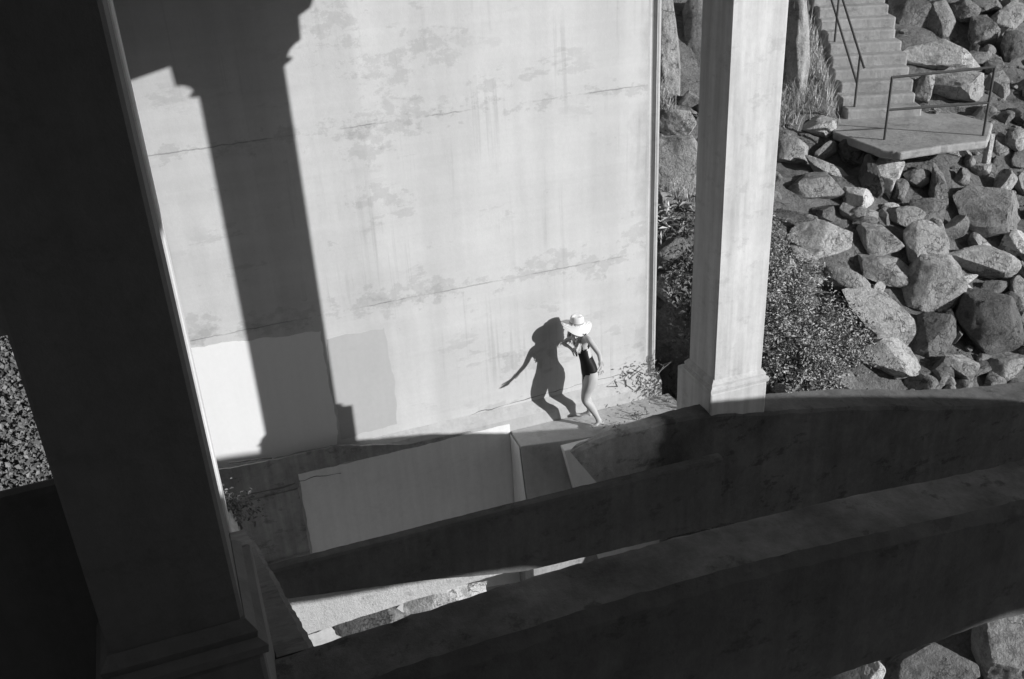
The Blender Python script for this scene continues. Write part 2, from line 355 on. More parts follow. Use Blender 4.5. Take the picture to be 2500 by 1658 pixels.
# ------------------------------------------------------------------ ledge blocks under the swimmer
led = empty('stone_ledge', (4.9, 11.2, -11.5)); tag(led, 'sunlit concrete ledge at the foot of the wall where the swimmer walks', 'ledge')
LZ = -7.81
def hexa(name, top, bot, zt, zb, mat, parent, bev=0.012):
    n = len(top); V = [(a, b, zt) for a, b in top] + [(a, b, zb) for a, b in bot]
    Fc = [tuple(range(n)), tuple(range(2 * n - 1, n - 1, -1))] + [(i, (i + 1) % n, n + (i + 1) % n, n + i) for i in range(n)]
    me = mesh(name, V, Fc); fix(me); o = link(name, me, mat, parent)
    if bev: b = o.modifiers.new('bevel', 'BEVEL'); b.width = bev; b.segments = 2; b.limit_method = 'ANGLE'
    return o
hexa('ledge_top', [(3.80, 11.568), (3.785, 11.13), (5.2, 10.86), (6.35, 10.74), (6.35, 11.568)],
     [(3.80, 11.568), (3.79, 10.85), (5.2, 10.82), (6.35, 10.7), (6.35, 11.568)], LZ, -9.3, M_PLINTH, led)
hexa('ledge_base', [(3.80, 11.568), (3.79, 10.86), (6.5, 10.81), (6.5, 11.568)], [(3.80, 11.568), (3.75, 10.84), (6.5, 10.8), (6.5, 11.568)], -9.304, -12.2, M_RAW, led)
fc = patch('end_paint', [(1256, 1066), (1272, 1094)], PY, M_PANEL) if False else None
V = [(3.775, 11.55, -7.84), (3.770, 11.16, -7.84), (3.774, 10.87, -9.28), (3.779, 11.55, -9.28)]
V2 = [(a + 0.004, b, c) for a, b, c in V]
me = mesh('end_face', V + V2, [(0, 1, 2, 3), (7, 6, 5, 4), (0, 1, 5, 4), (1, 2, 6, 5), (2, 3, 7, 6), (3, 0, 4, 7)]); fix(me); link('painted_end', me, M_PANEL, led)
but = empty('battered_buttress', (5, 10.6, -11.5)); tag(but, 'leaning pale painted buttress below the ledge, behind the end of the rear arch rib', 'buttress')
bp = [tuple(onY(p, 10.79)[[0, 2]]) for p in ((1378, 1101), (1405, 1197), (1462, 1365), (1480, 1420), (1600, 1420))] + [(6.0, -7.816)]
prism('buttress_face', bp, 10.79, 10.95, M_PANEL, but)

# ------------------------------------------------------------------ ribs
RY = 7.3
btop = [(3.0, -5.36), (3.06, -5.31), (3.31, -5.265), (3.70, -5.245), (4.05, -5.245), (4.53, -5.30), (5.14, -5.44), (6.3, -5.68), (7.4, -5.97), (8.1, -6.12), (9.1, -6.27), (11.5, -7.2), (13.5, -8.6)]
bbot = [(3.0, -6.15), (4.12, -6.24), (4.4, -6.6), (5.3, -6.9), (6.7, -7.2), (8.84, -7.7), (11.5, -8.9), (13.5, -10.6)]
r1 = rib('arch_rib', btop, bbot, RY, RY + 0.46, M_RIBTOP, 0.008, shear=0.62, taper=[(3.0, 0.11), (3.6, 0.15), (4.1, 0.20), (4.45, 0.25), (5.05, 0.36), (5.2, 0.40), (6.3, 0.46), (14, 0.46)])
tag(r1, 'rear concrete arch rib curving down to the right under the sunlit column', 'arch rib', 'concrete arch ribs')
FY = 2.85
ftop = [(-5, -3.9), (-2.6, -3.2), (-1, -2.98), (0.1, -2.95), (0.46, -2.93), (0.88, -2.91), (1.34, -2.91), (1.82, -2.92), (2.34, -2.95), (2.9, -2.99), (3.52, -3.05), (4.3, -3.08),
        (4.6, -3.04), (5.2, -3.02), (7.0, -3.05), (7.94, -3.10), (8.5, -3.155), (9.7, -3.355), (10.44, -3.545), (11.34, -3.775), (11.9, -3.925), (12.26, -4.05), (14.5, -5.0), (17, -6.6)]
fbot = [(-5, -4.8), (-2.6, -4.0), (-1, -3.82), (0.5, -3.77), (2.5, -3.755), (3.72, -3.77), (3.9, -3.90), (4.22, -3.96), (4.79, -4.03), (5.54, -4.12), (6.0, -4.18), (6.35, -4.26), (6.8, -4.6), (8, -4.9), (10, -5.5), (12.5, -5.65), (14.5, -6.8), (17, -9.2)]
r3 = rib('arch_rib', ftop, fbot, FY, FY + 0.37, [M_RIB, M_LIT_TOP], 0.006, n=520, r=0.05)
tag(r3, 'nearest arch rib, a black band with rough mossy top across the lower photo', 'arch rib', 'concrete arch ribs')
ab = prism('shade_sheet', [(-7, -6), (-7, -1.93), (-3, -1.86), (-0.52, -1.81), (-0.52, -6)], 3.0, 3.06, M_DARK, None, 0.03); tag(ab, 'dark sheet standing in for the shade in the lower left corner below the ivy', 'shade sheet')  # thin dark sheet standing in for the rib's shade on the bank
tie = empty('tie_beam', (2.2, 7.1, -6.0)); tag(tie, 'straight dark concrete beam running below the ledge, its lower edge sunlit', 'beam')
ty = 6.96 / 7.25
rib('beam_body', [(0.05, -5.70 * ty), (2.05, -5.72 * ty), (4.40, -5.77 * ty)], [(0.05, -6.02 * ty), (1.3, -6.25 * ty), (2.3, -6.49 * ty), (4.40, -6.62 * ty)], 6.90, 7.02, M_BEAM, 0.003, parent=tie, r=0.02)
rib('sunpatch_web', [(0.04, -5.85 * ty), (2.25, -5.88 * ty)], [(0.04, -6.60 * ty), (1.22, -6.54 * ty), (2.25, -6.515 * ty)], 6.985, 7.06, M_SUNPATCH, 0.004, parent=tie, r=0.015)  # paler web cut along the sun patch, its brightness partly in the colour

# ------------------------------------------------------------------ columns
def column(x0, y0, w, d, zb, zt, mat, label, ped=0.28, cap=True, group='columns standing on the arch ribs', pedmat=None):
    c = empty('column', (x0 + w / 2, y0 + d / 2, zb)); tag(c, label, 'column', group)
    pedmat = pedmat or mat
    # shaft with chamfered corners
    ch = 0.012
    prism('shaft', [(x0 + ch, y0), (x0 + w - ch, y0), (x0 + w, y0 + ch), (x0 + w, y0 + d - ch), (x0 + w - ch, y0 + d), (x0 + ch, y0 + d), (x0, y0 + d - ch), (x0, y0 + ch)], zb + ped, zt, mat, c, 0, ax='z')
    # base moulding: a swept profile round the shaft
    def ringp(prof, name, mt):
        V = []; n = len(prof)
        for (o, z) in prof:
            V += [(x0 - o, y0 - o, z), (x0 + w + o, y0 - o, z), (x0 + w + o, y0 + d + o, z), (x0 - o, y0 + d + o, z)]
        Fc = [(i * 4 + j, i * 4 + (j + 1) % 4, (i + 1) * 4 + (j + 1) % 4, (i + 1) * 4 + j) for i in range(n - 1) for j in range(4)]
        Fc += [(3, 2, 1, 0), tuple(range(4 * n - 4, 4 * n))]
        me = mesh(name, V, Fc); fix(me); link(name, me, mt, c)
    p = zb + ped
    ringp([(0.055, p), (0.06, p + 0.035), (0.03, p + 0.055), (0.035, p + 0.085), (0.004, p + 0.125)], 'base_moulding', mat)
    o = 0.07
    prism('pedestal', [(x0 - 0.055, y0 - 0.05), (x0 + w + o * 0.6, y0 - 0.05), (x0 + w + o, y0 + d + 0.14), (x0 - 0.055, y0 + d + 0.14)], zb - 0.9, p - 0.002, pedmat, c, 0.02, ax='z')
    if cap:
        z = zt
        ringp([(0.003, z - 0.66), (0.045, z - 0.63), (0.045, z - 0.60), (0.02, z - 0.58), (0.035, z - 0.53), (0.07, z - 0.48), (0.11, z - 0.46), (0.12, z - 0.20), (0.12, z - 0.1)], 'capital', mat)
    return c
# lit column on the rear rib
LX = 4.54
column(LX, RY + 0.07, 0.545, 0.49, -5.35, 0.20, M_COL, 'tall white square column on the rear arch rib, sunlit front and shaded left face', ped=0.27)
column(-0.715, RY + 0.07, 0.54, 0.49, -5.35, 0.20, M_COL, 'bright sliver of a white column showing behind the dark near column', ped=-0.2, pedmat=M_RAW)
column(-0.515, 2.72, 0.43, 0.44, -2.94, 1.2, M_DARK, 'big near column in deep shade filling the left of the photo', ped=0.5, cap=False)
# sloping strut between near and rear ribs
st = empty('sloping_strut', (-0.2, 5.5, -4.8)); tag(st, 'stained sloping strut with ridged top at the foot of the dark near column', 'strut')
def strut():
    n = 90; V = []; prof = [(-0.75, -0.7), (-0.75, -0.02), (-0.52, 0.0), (-0.50, 0.05), (-0.34, 0.05), (-0.31, -0.03), (-0.20, -0.03), (-0.18, 0.03), (-0.05, 0.03), (-0.03, -0.06), (0.0, -0.08), (0.0, -0.7)]
    for i in range(n):
        t = i / (n - 1); y = 3.2 + t * 4.1; z = -3.0 - 2.3 * t; xr = 0.17 - 0.18 * t
        for (a, b) in prof:
            x = xr + a; d = 0.006 * nz(x, y, z, 3) + 0.006 * nz(x, y, z, 11); V.append((x + d, y, z + b + d))
    m = len(prof); Fc = [(i * m + j, i * m + (j + 1) % m, (i + 1) * m + (j + 1) % m, (i + 1) * m + j) for i in range(n - 1) for j in range(m)]
    Fc += [tuple(range(m)), tuple(range(n * m - 1, (n - 1) * m - 1, -1))]
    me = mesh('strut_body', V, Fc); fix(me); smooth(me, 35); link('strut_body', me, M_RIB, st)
strut()

# ------------------------------------------------------------------ deck of the bridge
dk = empty('bridge_deck', (2, 10, 0.2)); tag(dk, 'dark bridge deck overhead carried by the rear columns, above the top of the photo', 'bridge deck')
# fascia beam with shallow spandrel arches between the columns
def spandrel(xa, xb, zs, zc, n=24):
    return [(xa + (xb - xa) * i / n, zs + (zc - zs) * math.sin(math.pi * i / n) ** 0.55) for i in range(n + 1)]
pts = [(-8, 2.2), (-8, -0.9), (3.0, -0.42), (3.42, -0.29), (4.03, -0.15), (4.34, -0.08), (4.40, -0.02), (5.16, 0.0), (5.20, 0.03), (5.36, 0.07), (5.54, 0.17), (5.60, 0.30), (5.66, 0.6), (6.1, 0.9), (12, 1.0), (12, 2.2)]
prism('fascia_beam', pts, RY + 0.03, RY + 0.48, M_RIB, dk, 0)
box('deck_slab', -8, 12, RY + 0.482, 15, 0.75, 1.1, M_RIB, dk)
for xx in (-5.0, -0.7, 4.54, 8.8): box('shade_beam', xx, xx + 0.5, RY + 0.49, WY - 0.003 if -0.9 < xx < 6 else 14, 0.12, 0.748, M_RIB, dk)  # beams added to darken the wall top by blocking sky light
gd = empty('shade_block', (-2, 5.2, -1.6)); tag(gd, 'dark block put in for the shade left of the near column, over the ivy', 'shade block')  # dark block added where the background is only in shade
prism('shade_block_body', [(-6, -0.2), (-6, -2.25), (-0.62, -2.12), (-0.62, -0.2)], 5.0, 5.6, M_DARK, gd)
# unseen light blocker, added behind the camera to keep the near span in shade
nb = empty('shade_span', (3, -1.6, -2)); tag(nb, 'added unseen light blocker behind the camera that shades the near column and rib', 'light blocker')
D = 4.37
ntop = [(x + 0.957 * D, z + 2.13) for x, z in ftop if -5.5 < x < 6]
nbot = [(x + 0.957 * D, z + 0.484 * 4.4 + (0.03 if x > 3.71 else -0.09)) for x, z in fbot if -5.5 < x < 6]
rib('shade_rib', ntop, nbot, -1.55, -1.15, M_RIB, 0.004, parent=nb)
box('shade_column', 3.2, 4.35, -1.8, -1.16, -1.6, 1.80, M_RIB, nb)
box('shade_deck', -6, 8.5, -4.5, -1.0, 1.83, 7.0, M_RIB, nb)
box('shade_upstand', 7.45, 8.3, -1.55, -1.15, -1.2, -0.78, M_RIB, nb)
box('shade_wall', -6, 3.15, -4.4, -1.6, -3.0, 1.82, M_RIB, nb)

# ------------------------------------------------------------------ stairs, landing and railings
lp = [tuple(onZ(p, -5.05)[:2]) for p in ((2035, 322), (2150, 366), (2200, 372), (2300, 356), (2412, 343), (2425, 300), (2280, 262), (2040, 262))]
lp = [tuple(np.array(lp[i]) * (1 - k / 8) + np.array(lp[(i + 1) % 8]) * k / 8 + RNG.normal(size=2) * 0.005) for i in range(8) for k in range(8)]
ld = prism('landing_slab', lp, -5.19, -5.05, M_STEP, None, 0.03, ax='z'); tag(ld, 'rough edged concrete landing at the foot of the hillside stairs', 'landing')
U = np.array((0.35, 0.937)); Wd = np.array((0.937, -0.35)); B0 = np.array((12.12, 14.45))
stp = empty('concrete_stairs', (12.1, 14.5, -5.05)); tag(stp, 'weathered concrete stairs climbing the rocky hillside at upper right', 'stairs')
for i in range(22):
    a = B0 + U * 0.29 * i; L = 0.66 + 0.02 * math.sin(i * 2.3); Rr = 0.70 + 0.03 * math.cos(i * 1.7)
    L += random.uniform(-.04, .05); Rr += random.uniform(-.05, .05); q = [a - Wd * L + (Wd * (L + Rr)) * k / 9 + U * random.uniform(-.004, .004) for k in range(10)] + [a + Wd * Rr + U * 0.62, a - Wd * L + U * 0.62]
    s_ = prism('step', [tuple(v) for v in q], -5.35 + 0.172 * i, -5.05 + 0.172 * (i + 1) + random.uniform(-.012, .012), M_STEP, stp, 0.035, ax='z')
def stz(p):   # point on the stair surface under a picture point
    y0 = 13
    r = ray(p); r = r / r[1]
    for y in np.arange(13, 22, 0.02):
        P = r * y; t = (P[:2] - B0) @ U
        if P[2] < -5.05 + max(0, t / 0.29) * 0.172: return P
    return P
def rail(label, posts, bars, nm='handrail'):
    c = empty(nm, posts[0][0]); tag(c, label, 'railing')
    for a, b in posts:
        bm = bmesh.new(); tube(bm, [a, b], 0.022, 10); bm_obj('post', bm, M_STEEL, c)
    for pp in bars:
        bm = bmesh.new(); tube(bm, pp, 0.022, 10); bm_obj('rail', bm, M_STEEL, c)
a0 = onZ((2159, 341), -5.05); b0 = onZ((2400, 331), -5.05)
a1 = onY((2178, 189), a0[1]); a1[0] = a0[0]; b1 = onY((2427, 164), b0[1]); b1[0] = b0[0]
a0[2] -= 0.1; b0[2] -= 0.1
am = a0 + (a1 - a0) * 0.53; bmx = b0 + (b1 - b0) * 0.53
ov = (b1 - a1) / np.linalg.norm(b1 - a1) * 0.05
rail('steel landing railing with two posts and two level bars', [(a0, a1), (b0, b1)], [[a1 - ov * 0.2, b1 + ov * 0.2], [am, bmx]])
c0 = stz((2085, 272)); d0 = stz((2037, 110)); c1 = c0.copy(); c1[2] += 1.0; d1 = d0.copy(); d1[2] += 1.0
dr = d1 - c1
rail('steel handrail slanting up the stairs on two posts', [(c0 - np.array((0, 0, .1)), c1), (d0 - np.array((0, 0, .1)), d1)],
     [[c1 - dr * 0.18, c1, d1, d1 + dr * 1.8], [c1 - dr * 0.0 - np.array((0, 0, .5)), d1 + dr * 1.8 - np.array((0, 0, .5))]])
pst = onY((2410, 385), 12.9); pc = prism('marker_post', [(pst[0] - .05, 12.85), (pst[0] + .05, 12.85), (pst[0] + .045, 12.97), (pst[0] - .045, 12.97)], pst[2] - 0.5, pst[2] + 0.42, M_PALE, None, 0.015, ax='z')
tag(pc, 'short pale concrete post below the right end of the landing railing', 'post')

# ------------------------------------------------------------------ boulders
BIG = []
CAMX, CAMY, CAMZ = R[:, 0], -R[:, 1], -R[:, 2]
def rockmesh(seed, cuts=11, rough=0.035, flat=0.66):
    rg = np.random.default_rng(seed)
    bm = bmesh.new(); bmesh.ops.create_icosphere(bm, subdivisions=5, radius=1.0)
    P = np.array([v.co[:] for v in bm.verts])
    for i in range(cuts):
        n = rg.normal(size=3); n /= np.linalg.norm(n); d = rg.uniform(flat - 0.12, flat + 0.22)
        h = P @ n - d; k = h > 0; P[k] -= np.outer(h[k], n) * rg.uniform(0.9, 1.0)
    mx = np.abs(P).max(0); P /= mx
    off = Vector(rg.uniform(-50, 50, 3))
    for v, p in zip(bm.verts, P):
        q = Vector(p); d = rough * noise.fractal(q * 2.2 + off, 1.0, 2.1, 6) + rough * 0.5 * noise.fractal(q * 7 + off, 0.9, 2.1, 4)
        rdg = rough * 0.9 * (abs(noise.noise(q * 3.1 + off)) - 0.25)
        v.co = q * (1 + d - rdg)
    me = bpy.data.meshes.new('boulder'); bm.to_mesh(me); bm.free(); smooth(me, 24); return me
def rock(px, py, w, h, label, ang=0, mat=None, seed=None, depth=0.85, name='boulder', dist=None, cuts=12, fwd=0.10, flat=0.56):
    c = hit((px, py)) if dist is None else onY((px, py), dist)
    D_ = np.linalg.norm(c); u = ray((px, py)); u = u / np.linalg.norm(u); c = c - u * fwd
    zf = float(c @ R[:, 2]); sw = w * zf / F / 2; sh = h * zf / F / 2
    seed = seed if seed is not None else int(px * 7 + py * 13)
    o = link(name, rockmesh(seed, cuts, flat=flat), mat or M_ROCK)
    a = math.radians(ang)
    ax = CAMX * math.cos(a) + CAMY * math.sin(a); ay = -CAMX * math.sin(a) + CAMY * math.cos(a); az = CAMZ
    d = depth * (sw + sh) / 2
    M = Matrix.Identity(4)
    for i in range(3): M[i][0] = ax[i] * sw; M[i][1] = ay[i] * sh; M[i][2] = az[i] * d; M[i][3] = c[i]
    o.data.transform(Matrix([[M[i][j] if j < 3 else 0 for j in range(4)] if i < 3 else [0, 0, 0, 1] for i in range(4)]))
    o.location = c; BIG.append((c, 0.92 * max(sw, sh)))
    tag(o, label, 'boulder' if name == 'boulder' else 'rock', 'granite boulders on the hillside'); return o
def uz(u, v): return 1600 + .3827 * u, .3827 * v
def ub(u, v): return 1600 + .3827 * u, 500 + .3827 * v
K = .3827
RK = [
 ('a', 1830, 355, 430, 175, 'long pale slab with a bright right end, right of the stairs above the railing', -5, 'p'),
 ('a', 1810, 160, 210, 230, 'rounded mottled boulder above the long pale slab', 0, 'r'),
 ('a', 1640, 110, 300, 270, 'big dark mossy boulder touching the right side of the stairs', 0, 'm'),
 ('a', 1930, 570, 320, 200, 'wide pale boulder seen through the landing railing', -12, 'r'),
 ('a', 1715, 570, 130, 170, 'squarish block between the lower stairs and the railing boulder', 10, 'r'),
 ('a', 2290, 300, 210, 190, 'dark shadowed boulder at the right edge, level with the railing top', 0, 'm'),
 ('a', 2300, 750, 170, 140, 'black looking low boulder right of the landing', 0, 'm'),
 ('a', 2250, 120, 230, 140, 'mottled boulder near the upper right corner', 15, 'r'),
 ('a', 2100, 40, 200, 120, 'flat brown boulder at the top edge of the photo', 0, 'm'),
 ('a', 1050, 815, 250, 130, 'pale rough rock left of the landing beside the column', 8, 'p'),
 ('a', 1195, 738, 110, 50, 'small white stone at the foot of the stairs', -28, 'p'),
 ('a', 865, 975, 230, 150, 'light rock at the column edge below the landing level', -15, 'r'),
 ('a', 1100, 1085, 270, 90, 'long flat slab slanting down under the landing', -25, 'r'),
 ('a', 1000, 1215, 380, 190, 'big wedge boulder with one dark and one light face', 0, 'r'),
 ('a', 1465, 1125, 180, 290, 'upright pale boulder standing below the front corner of the landing', 0, 'p'),
 ('a', 1370, 1150, 110, 270, 'narrow shaded slab leaning on the upright pale boulder', 5, 'm'),
 ('a', 1305, 1275, 190, 130, 'bright white sided block right of the big wedge boulder', -40, 'p'),
 ('a', 1485, 1330, 110, 55, 'small glaring white stone under the upright pale boulder', 5, 'p'),
 ('a', 1795, 1220, 90, 280, 'thin upright slab left of the largest boulder', 5, 'r'),
 ('a', 2110, 1340, 470, 300, 'largest boulder, lit top and shaded left side, near the right edge', -28, 'r'),
 ('a', 1710, 1375, 190, 160, 'dark mottled rock beside the foot of the thin slab', 0, 'm'),
 ('a', 1580, 1400, 220, 120, 'smooth grey rock in the gap right of the white stone', 0, 'r'),
 ('a', 1330, 1370, 150, 80, 'low flat rock under the bright white sided block', 0, 'r'),
 ('a', 2225, 1170, 90, 150, 'narrow rock between the largest boulder and the gravel slope', -20, 'r'),
 ('a', 2325, 1180, 90, 140, 'grey rock at the right edge above the largest boulder', 0, 'r'),
 ('a', 2190, 925, 120, 130, 'small rock just right of the pale post', -25, 'r'),
 ('a', 2290, 905, 120, 130, 'pointed rock at the right edge below the black boulder', -40, 'r'),
 ('a', 1235, 990, 110, 160, 'shaded stone packed under the left side of the landing', 0, 'm'),
 ('a', 1320, 1010, 130, 140, 'second shaded stone packed under the front of the landing', 10, 'm'),
 ('a', 1620, 1000, 240, 130, 'crumbling rock under the right side of the landing', 5, 'm'),
 ('a', 1880, 960, 200, 130, 'broken pale rock below the middle of the railing', -10, 'r'),
 ('a', 1675, 1150, 150, 110, 'grey rock between the upright boulder and the thin slab', 0, 'r'),
 ('a', 1950, 1130, 90, 90, 'little rock above the left end of the largest boulder', 0, 'r'),
 ('b', 1090, 240, 360, 270, 'broad smooth pale slab with a long flat top, upper middle of the rock pile', 12, 'p'),
 ('b', 1425, 230, 240, 190, 'round topped boulder right of the broad smooth slab', -12, 'r'),
 ('b', 1680, 270, 270, 260, 'pale five sided boulder in the middle of the rock pile', 0, 'p'),
 ('b', 1815, 210, 80, 200, 'thin pale stone behind the five sided boulder', 20, 'p'),
 ('b', 1430, 400, 370, 160, 'angular boulder with a flat pitted top below the round topped one', -18, 'r'),
 ('b', 1740, 540, 300, 340, 'big ridged boulder with a lit crest in the centre of the rocks', 12, 'r'),
 ('b', 1950, 600, 210, 160, 'half lit boulder pointing right, beside the ridged boulder', 0, 'p'),
 ('b', 2130, 790, 390, 350, 'large rounded dark boulder low at the right edge', -25, 'm'),
 ('b', 2050, 380, 410, 180, 'long boulder with pale stripes near the right edge', -8, 'r'),
 ('b', 2050, 260, 180, 110, 'small pale rock under the largest boulder', -25, 'r'),
 ('b', 2290, 250, 170, 150, 'rounded pale rock at the right edge, middle height', 0, 'p'),
 ('b', 1965, 480, 190, 60, 'thin bright sliver of rock above the half lit boulder', 25, 'p'),
 ('b', 1420, 740, 480, 270, 'large pale slab sloping right, beside the leafy bush', -28, 'p'),
 ('b', 1460, 980, 400, 210, 'lower pale boulder with a bright right end, just behind the bush', -3, 'p'),
 ('b', 1935, 1035, 170, 140, 'bright ended block resting near the rib top', 0, 'p'),
 ('b', 1810, 1050, 130, 130, 'shaded block left of the bright ended one', 0, 'm'),
 ('b', 2250, 1030, 240, 150, 'mottled rock in the corner above the rear rib', 0, 'r'),
 ('b', 2065, 1045, 120, 80, 'small dark rock between the bright block and the mottled corner rock', 0, 'm'),
 ('b', 1700, 1080, 130, 90, 'dark rock tucked behind the lower pale boulder', 0, 'm'),
 ('b', 1580, 1085, 100, 60, 'little bright stone at the edge of the rear rib', 20, 'p'),
 ('b', 1210, 490, 310, 120, 'rock slab half buried in the top of the bush', -25, 'r'),
 ('b', 930, 330, 150, 70, 'small pale slab above the bush near the column', -30, 'p'),
 ('b', 1040, 455, 110, 90, 'pale stone poking from the upper bush', 30, 'p'),
 ('b', 830, 440, 110, 160, 'light rock close to the column behind leaves', 10, 'p'),
 ('b', 2330, 560, 110, 170, 'light topped rock cut by the right edge', 0, 'r'),
 ('b', 2150, 525, 200, 80, 'flat grey rock under the striped boulder', 0, 'm'),
 ('b', 1880, 730, 60, 100, 'small upright light stone left of the dark round boulder', -15, 'p'),
 ('b', 1300, 510, 130, 90, 'stubby rock above the large sloping slab', 0, 'r'),
 ('b', 1420, 545, 90, 90, 'chipped light stone above the large sloping slab', 0, 'p'),
 ('b', 880, 85, 240, 110, 'dark rock beside the column, above the leaves', -8, 'm'),
 ('b', 1080, 60, 120, 90, 'mottled stone above the broad smooth slab', 0, 'm'),
 ('b', 1250, 60, 160, 90, 'light stone between the wedge boulder and the round topped one', -15, 'r'),
 ('b', 1340, 110, 130, 60, 'flat shaded stone just left of the round topped boulder', 0, 'm'),
 ('b', 2250, 660, 160, 160, 'shadowed rock above the large dark rounded boulder', 0, 'm'),
 ('b', 1770, 830, 230, 260, 'deeply shaded rock between the sloping slab and the dark round boulder', 0, 'm'),
 ('a', 2180, 560, 160, 190, 'weathered rock right of the landing railing', 0, 'r'),
 ('a', 2080, 220, 190, 200, 'rounded brown rock between the slab and the right edge', 0, 'r'),
 ('a', 1960, 60, 150, 140, 'grey rock near the top edge right of the mossy boulder', 0, 'm'),
 ('a', 2060, 1080, 130, 90, 'low broken rock on the gravel slope', -10, 'r'),
 ('a', 1560, 1230, 90, 130, 'shaded stone wedged beside the upright pale boulder', 0, 'm'),
]
MT = {'p': M_PALE, 'r': M_ROCK, 'm': M_MOSS_SHADE}
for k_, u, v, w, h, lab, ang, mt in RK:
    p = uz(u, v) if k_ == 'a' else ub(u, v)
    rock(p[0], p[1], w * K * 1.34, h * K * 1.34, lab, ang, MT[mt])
# rocks seen between the wall and the white column
rock(1662, 303, 130, 85, 'pale flat topped rock in the gap between wall and column', -5, M_PALE)
rock(1655, 425, 150, 200, 'tall grey rock below the flat topped one in the gap beside the wall', 10, M_ROCK)
rock(1650, 620, 120, 80, 'dark rock low in the gap beside the wall', 0, M_MOSS_SHADE)
rock(1625, 700, 110, 90, 'light edged rock behind the hanging shrub', 20, M_ROCK)
cl1 = rock(1628, 110, 90, 420, 'tall streaked cliff slab rising beside the right edge of the wall', 2, M_ROCK, name='cliff_slab', cuts=7)
cl2 = rock(1690, 130, 150, 330, 'dark recessed cliff rock behind the white column', 0, M_MOSS_SHADE, name='cliff_slab', cuts=7, fwd=-0.8)
cl3 = rock(1925, 120, 80, 420, 'pale upright rock face just right of the white column', 1, M_ROCK, name='cliff_slab', cuts=7)
for o_ in (cl1, cl2, cl3): o_['category'] = 'cliff rock'
# rocks low under the ribs
rock(900, 1500, 190, 110, 'shaded square stone below the tie beam', 10, M_MOSS_SHADE, dist=11.0)
rock(1080, 1470, 230, 110, 'low stone with sunlit streaks below the tie beam', 12, M_PALE, dist=10.8)
rock(2480, 1590, 190, 260, 'rough grey boulder in the bottom right corner under the near rib', 10, M_ROCK, fwd=0.4)
rock(2250, 1640, 230, 150, 'dark rock at the bottom edge under the near rib', 10, M_MOSS_SHADE)
rock(2130, 1640, 60, 90, 'small bright stone at the bottom edge under the near rib', 0, M_PALE, fwd=0.5)

# loose stones nobody could count
def rubble():
    P = []; V = []; Fc = []; rg = np.random.default_rng(3)
    bm = bmesh.new(); bmesh.ops.create_icosphere(bm, subdivisions=1, radius=1.0)
    bv = np.array([v.co[:] for v in bm.verts]); bf = [[v.index for v in f.verts] for f in bm.faces]; bm.free()
    n = 0
    while n < 5200:
        x = rg.uniform(5.8, 19); y = rg.uniform(8.2, 20)
        if rg.random() > 0.25 + 0.9 * max(0, nz(x, y, 9, 0.9)): continue
        q = np.array((x, y)) - B0; t = q @ U; sdist = abs(q @ Wd)
        if (t > -1.6 and sdist < 0.85): continue
        s = 0.018 + 0.075 * rg.random() ** 4
        if any(abs(c[0] - x) < r and abs(c[1] - y) < r and np.linalg.norm(c - np.array((x, y, T(x, y)))) < r for c, r in BIG): continue
        Rm = np.linalg.qr(rg.normal(size=(3, 3)))[0]
        vv = (bv * rg.uniform(0.6, 1.15, (len(bv), 1))) @ (Rm * np.array((1.2, 1, 0.6))) * s + np.array((x, y, T(x, y) + s * 0.2))
        o = len(V); V += vv.tolist(); Fc += [[a + o for a in f] for f in bf]; n += 1
    me = bpy.data.meshes.new('gravel'); me.from_pydata(V, [], Fc); me.update(); smooth(me, 30)
    o = link('gravel', me, M_ROCK); tag(o, 'loose gravel and broken stone between the boulders', 'gravel', kind='stuff')
rubble()
def stones():
    rg = np.random.default_rng(11)
    # medium loose blocks between the traced boulders, one mesh of rubble
    V = []; Fc = []
    protos = []
    for s in range(7):
        bm = bmesh.new(); bmesh.ops.create_icosphere(bm, subdivisions=3, radius=1.0)
        P = np.array([v.co[:] for v in bm.verts])
        for i in range(9):
            n = rg.normal(size=3); n /= np.linalg.norm(n); h = P @ n - rg.uniform(0.5, 0.85); k = h > 0; P[k] -= np.outer(h[k], n)
        protos.append((P, [[v.index for v in f.verts] for f in bm.faces])); bm.free()
    n = 0
    while n < 1300:
        x = rg.uniform(6.2, 19); y = rg.uniform(8.4, 19) if n % 2 else rg.uniform(8.4, 12)
        q = np.array((x, y)) - B0; t = q @ U
        if t > -1.9 and abs(q @ Wd) < 1.0: continue
        P, f = protos[n % 7]; s = rg.uniform(0.07, 0.24)
        if any(np.linalg.norm(c - np.array((x, y, T(x, y) + 0.1))) < r for c, r in BIG): tries = 1; continue
        Rm = np.linalg.qr(rg.normal(size=(3, 3)))[0]
        vv = (P * np.array((1.3, 1, 0.75))) @ Rm * s + np.array((x, y, T(x, y) + s * 0.25))
        o = len(V); V += vv.tolist(); Fc += [[a + o for a in g] for g in f]; n += 1
    me = bpy.data.meshes.new('rubble'); me.from_pydata(V, [], Fc); me.update(); smooth(me, 25)
    tag(link('rubble', me, M_ROCK), 'broken rock filling the gaps of the boulder slope', 'rubble', kind='stuff')
stones()

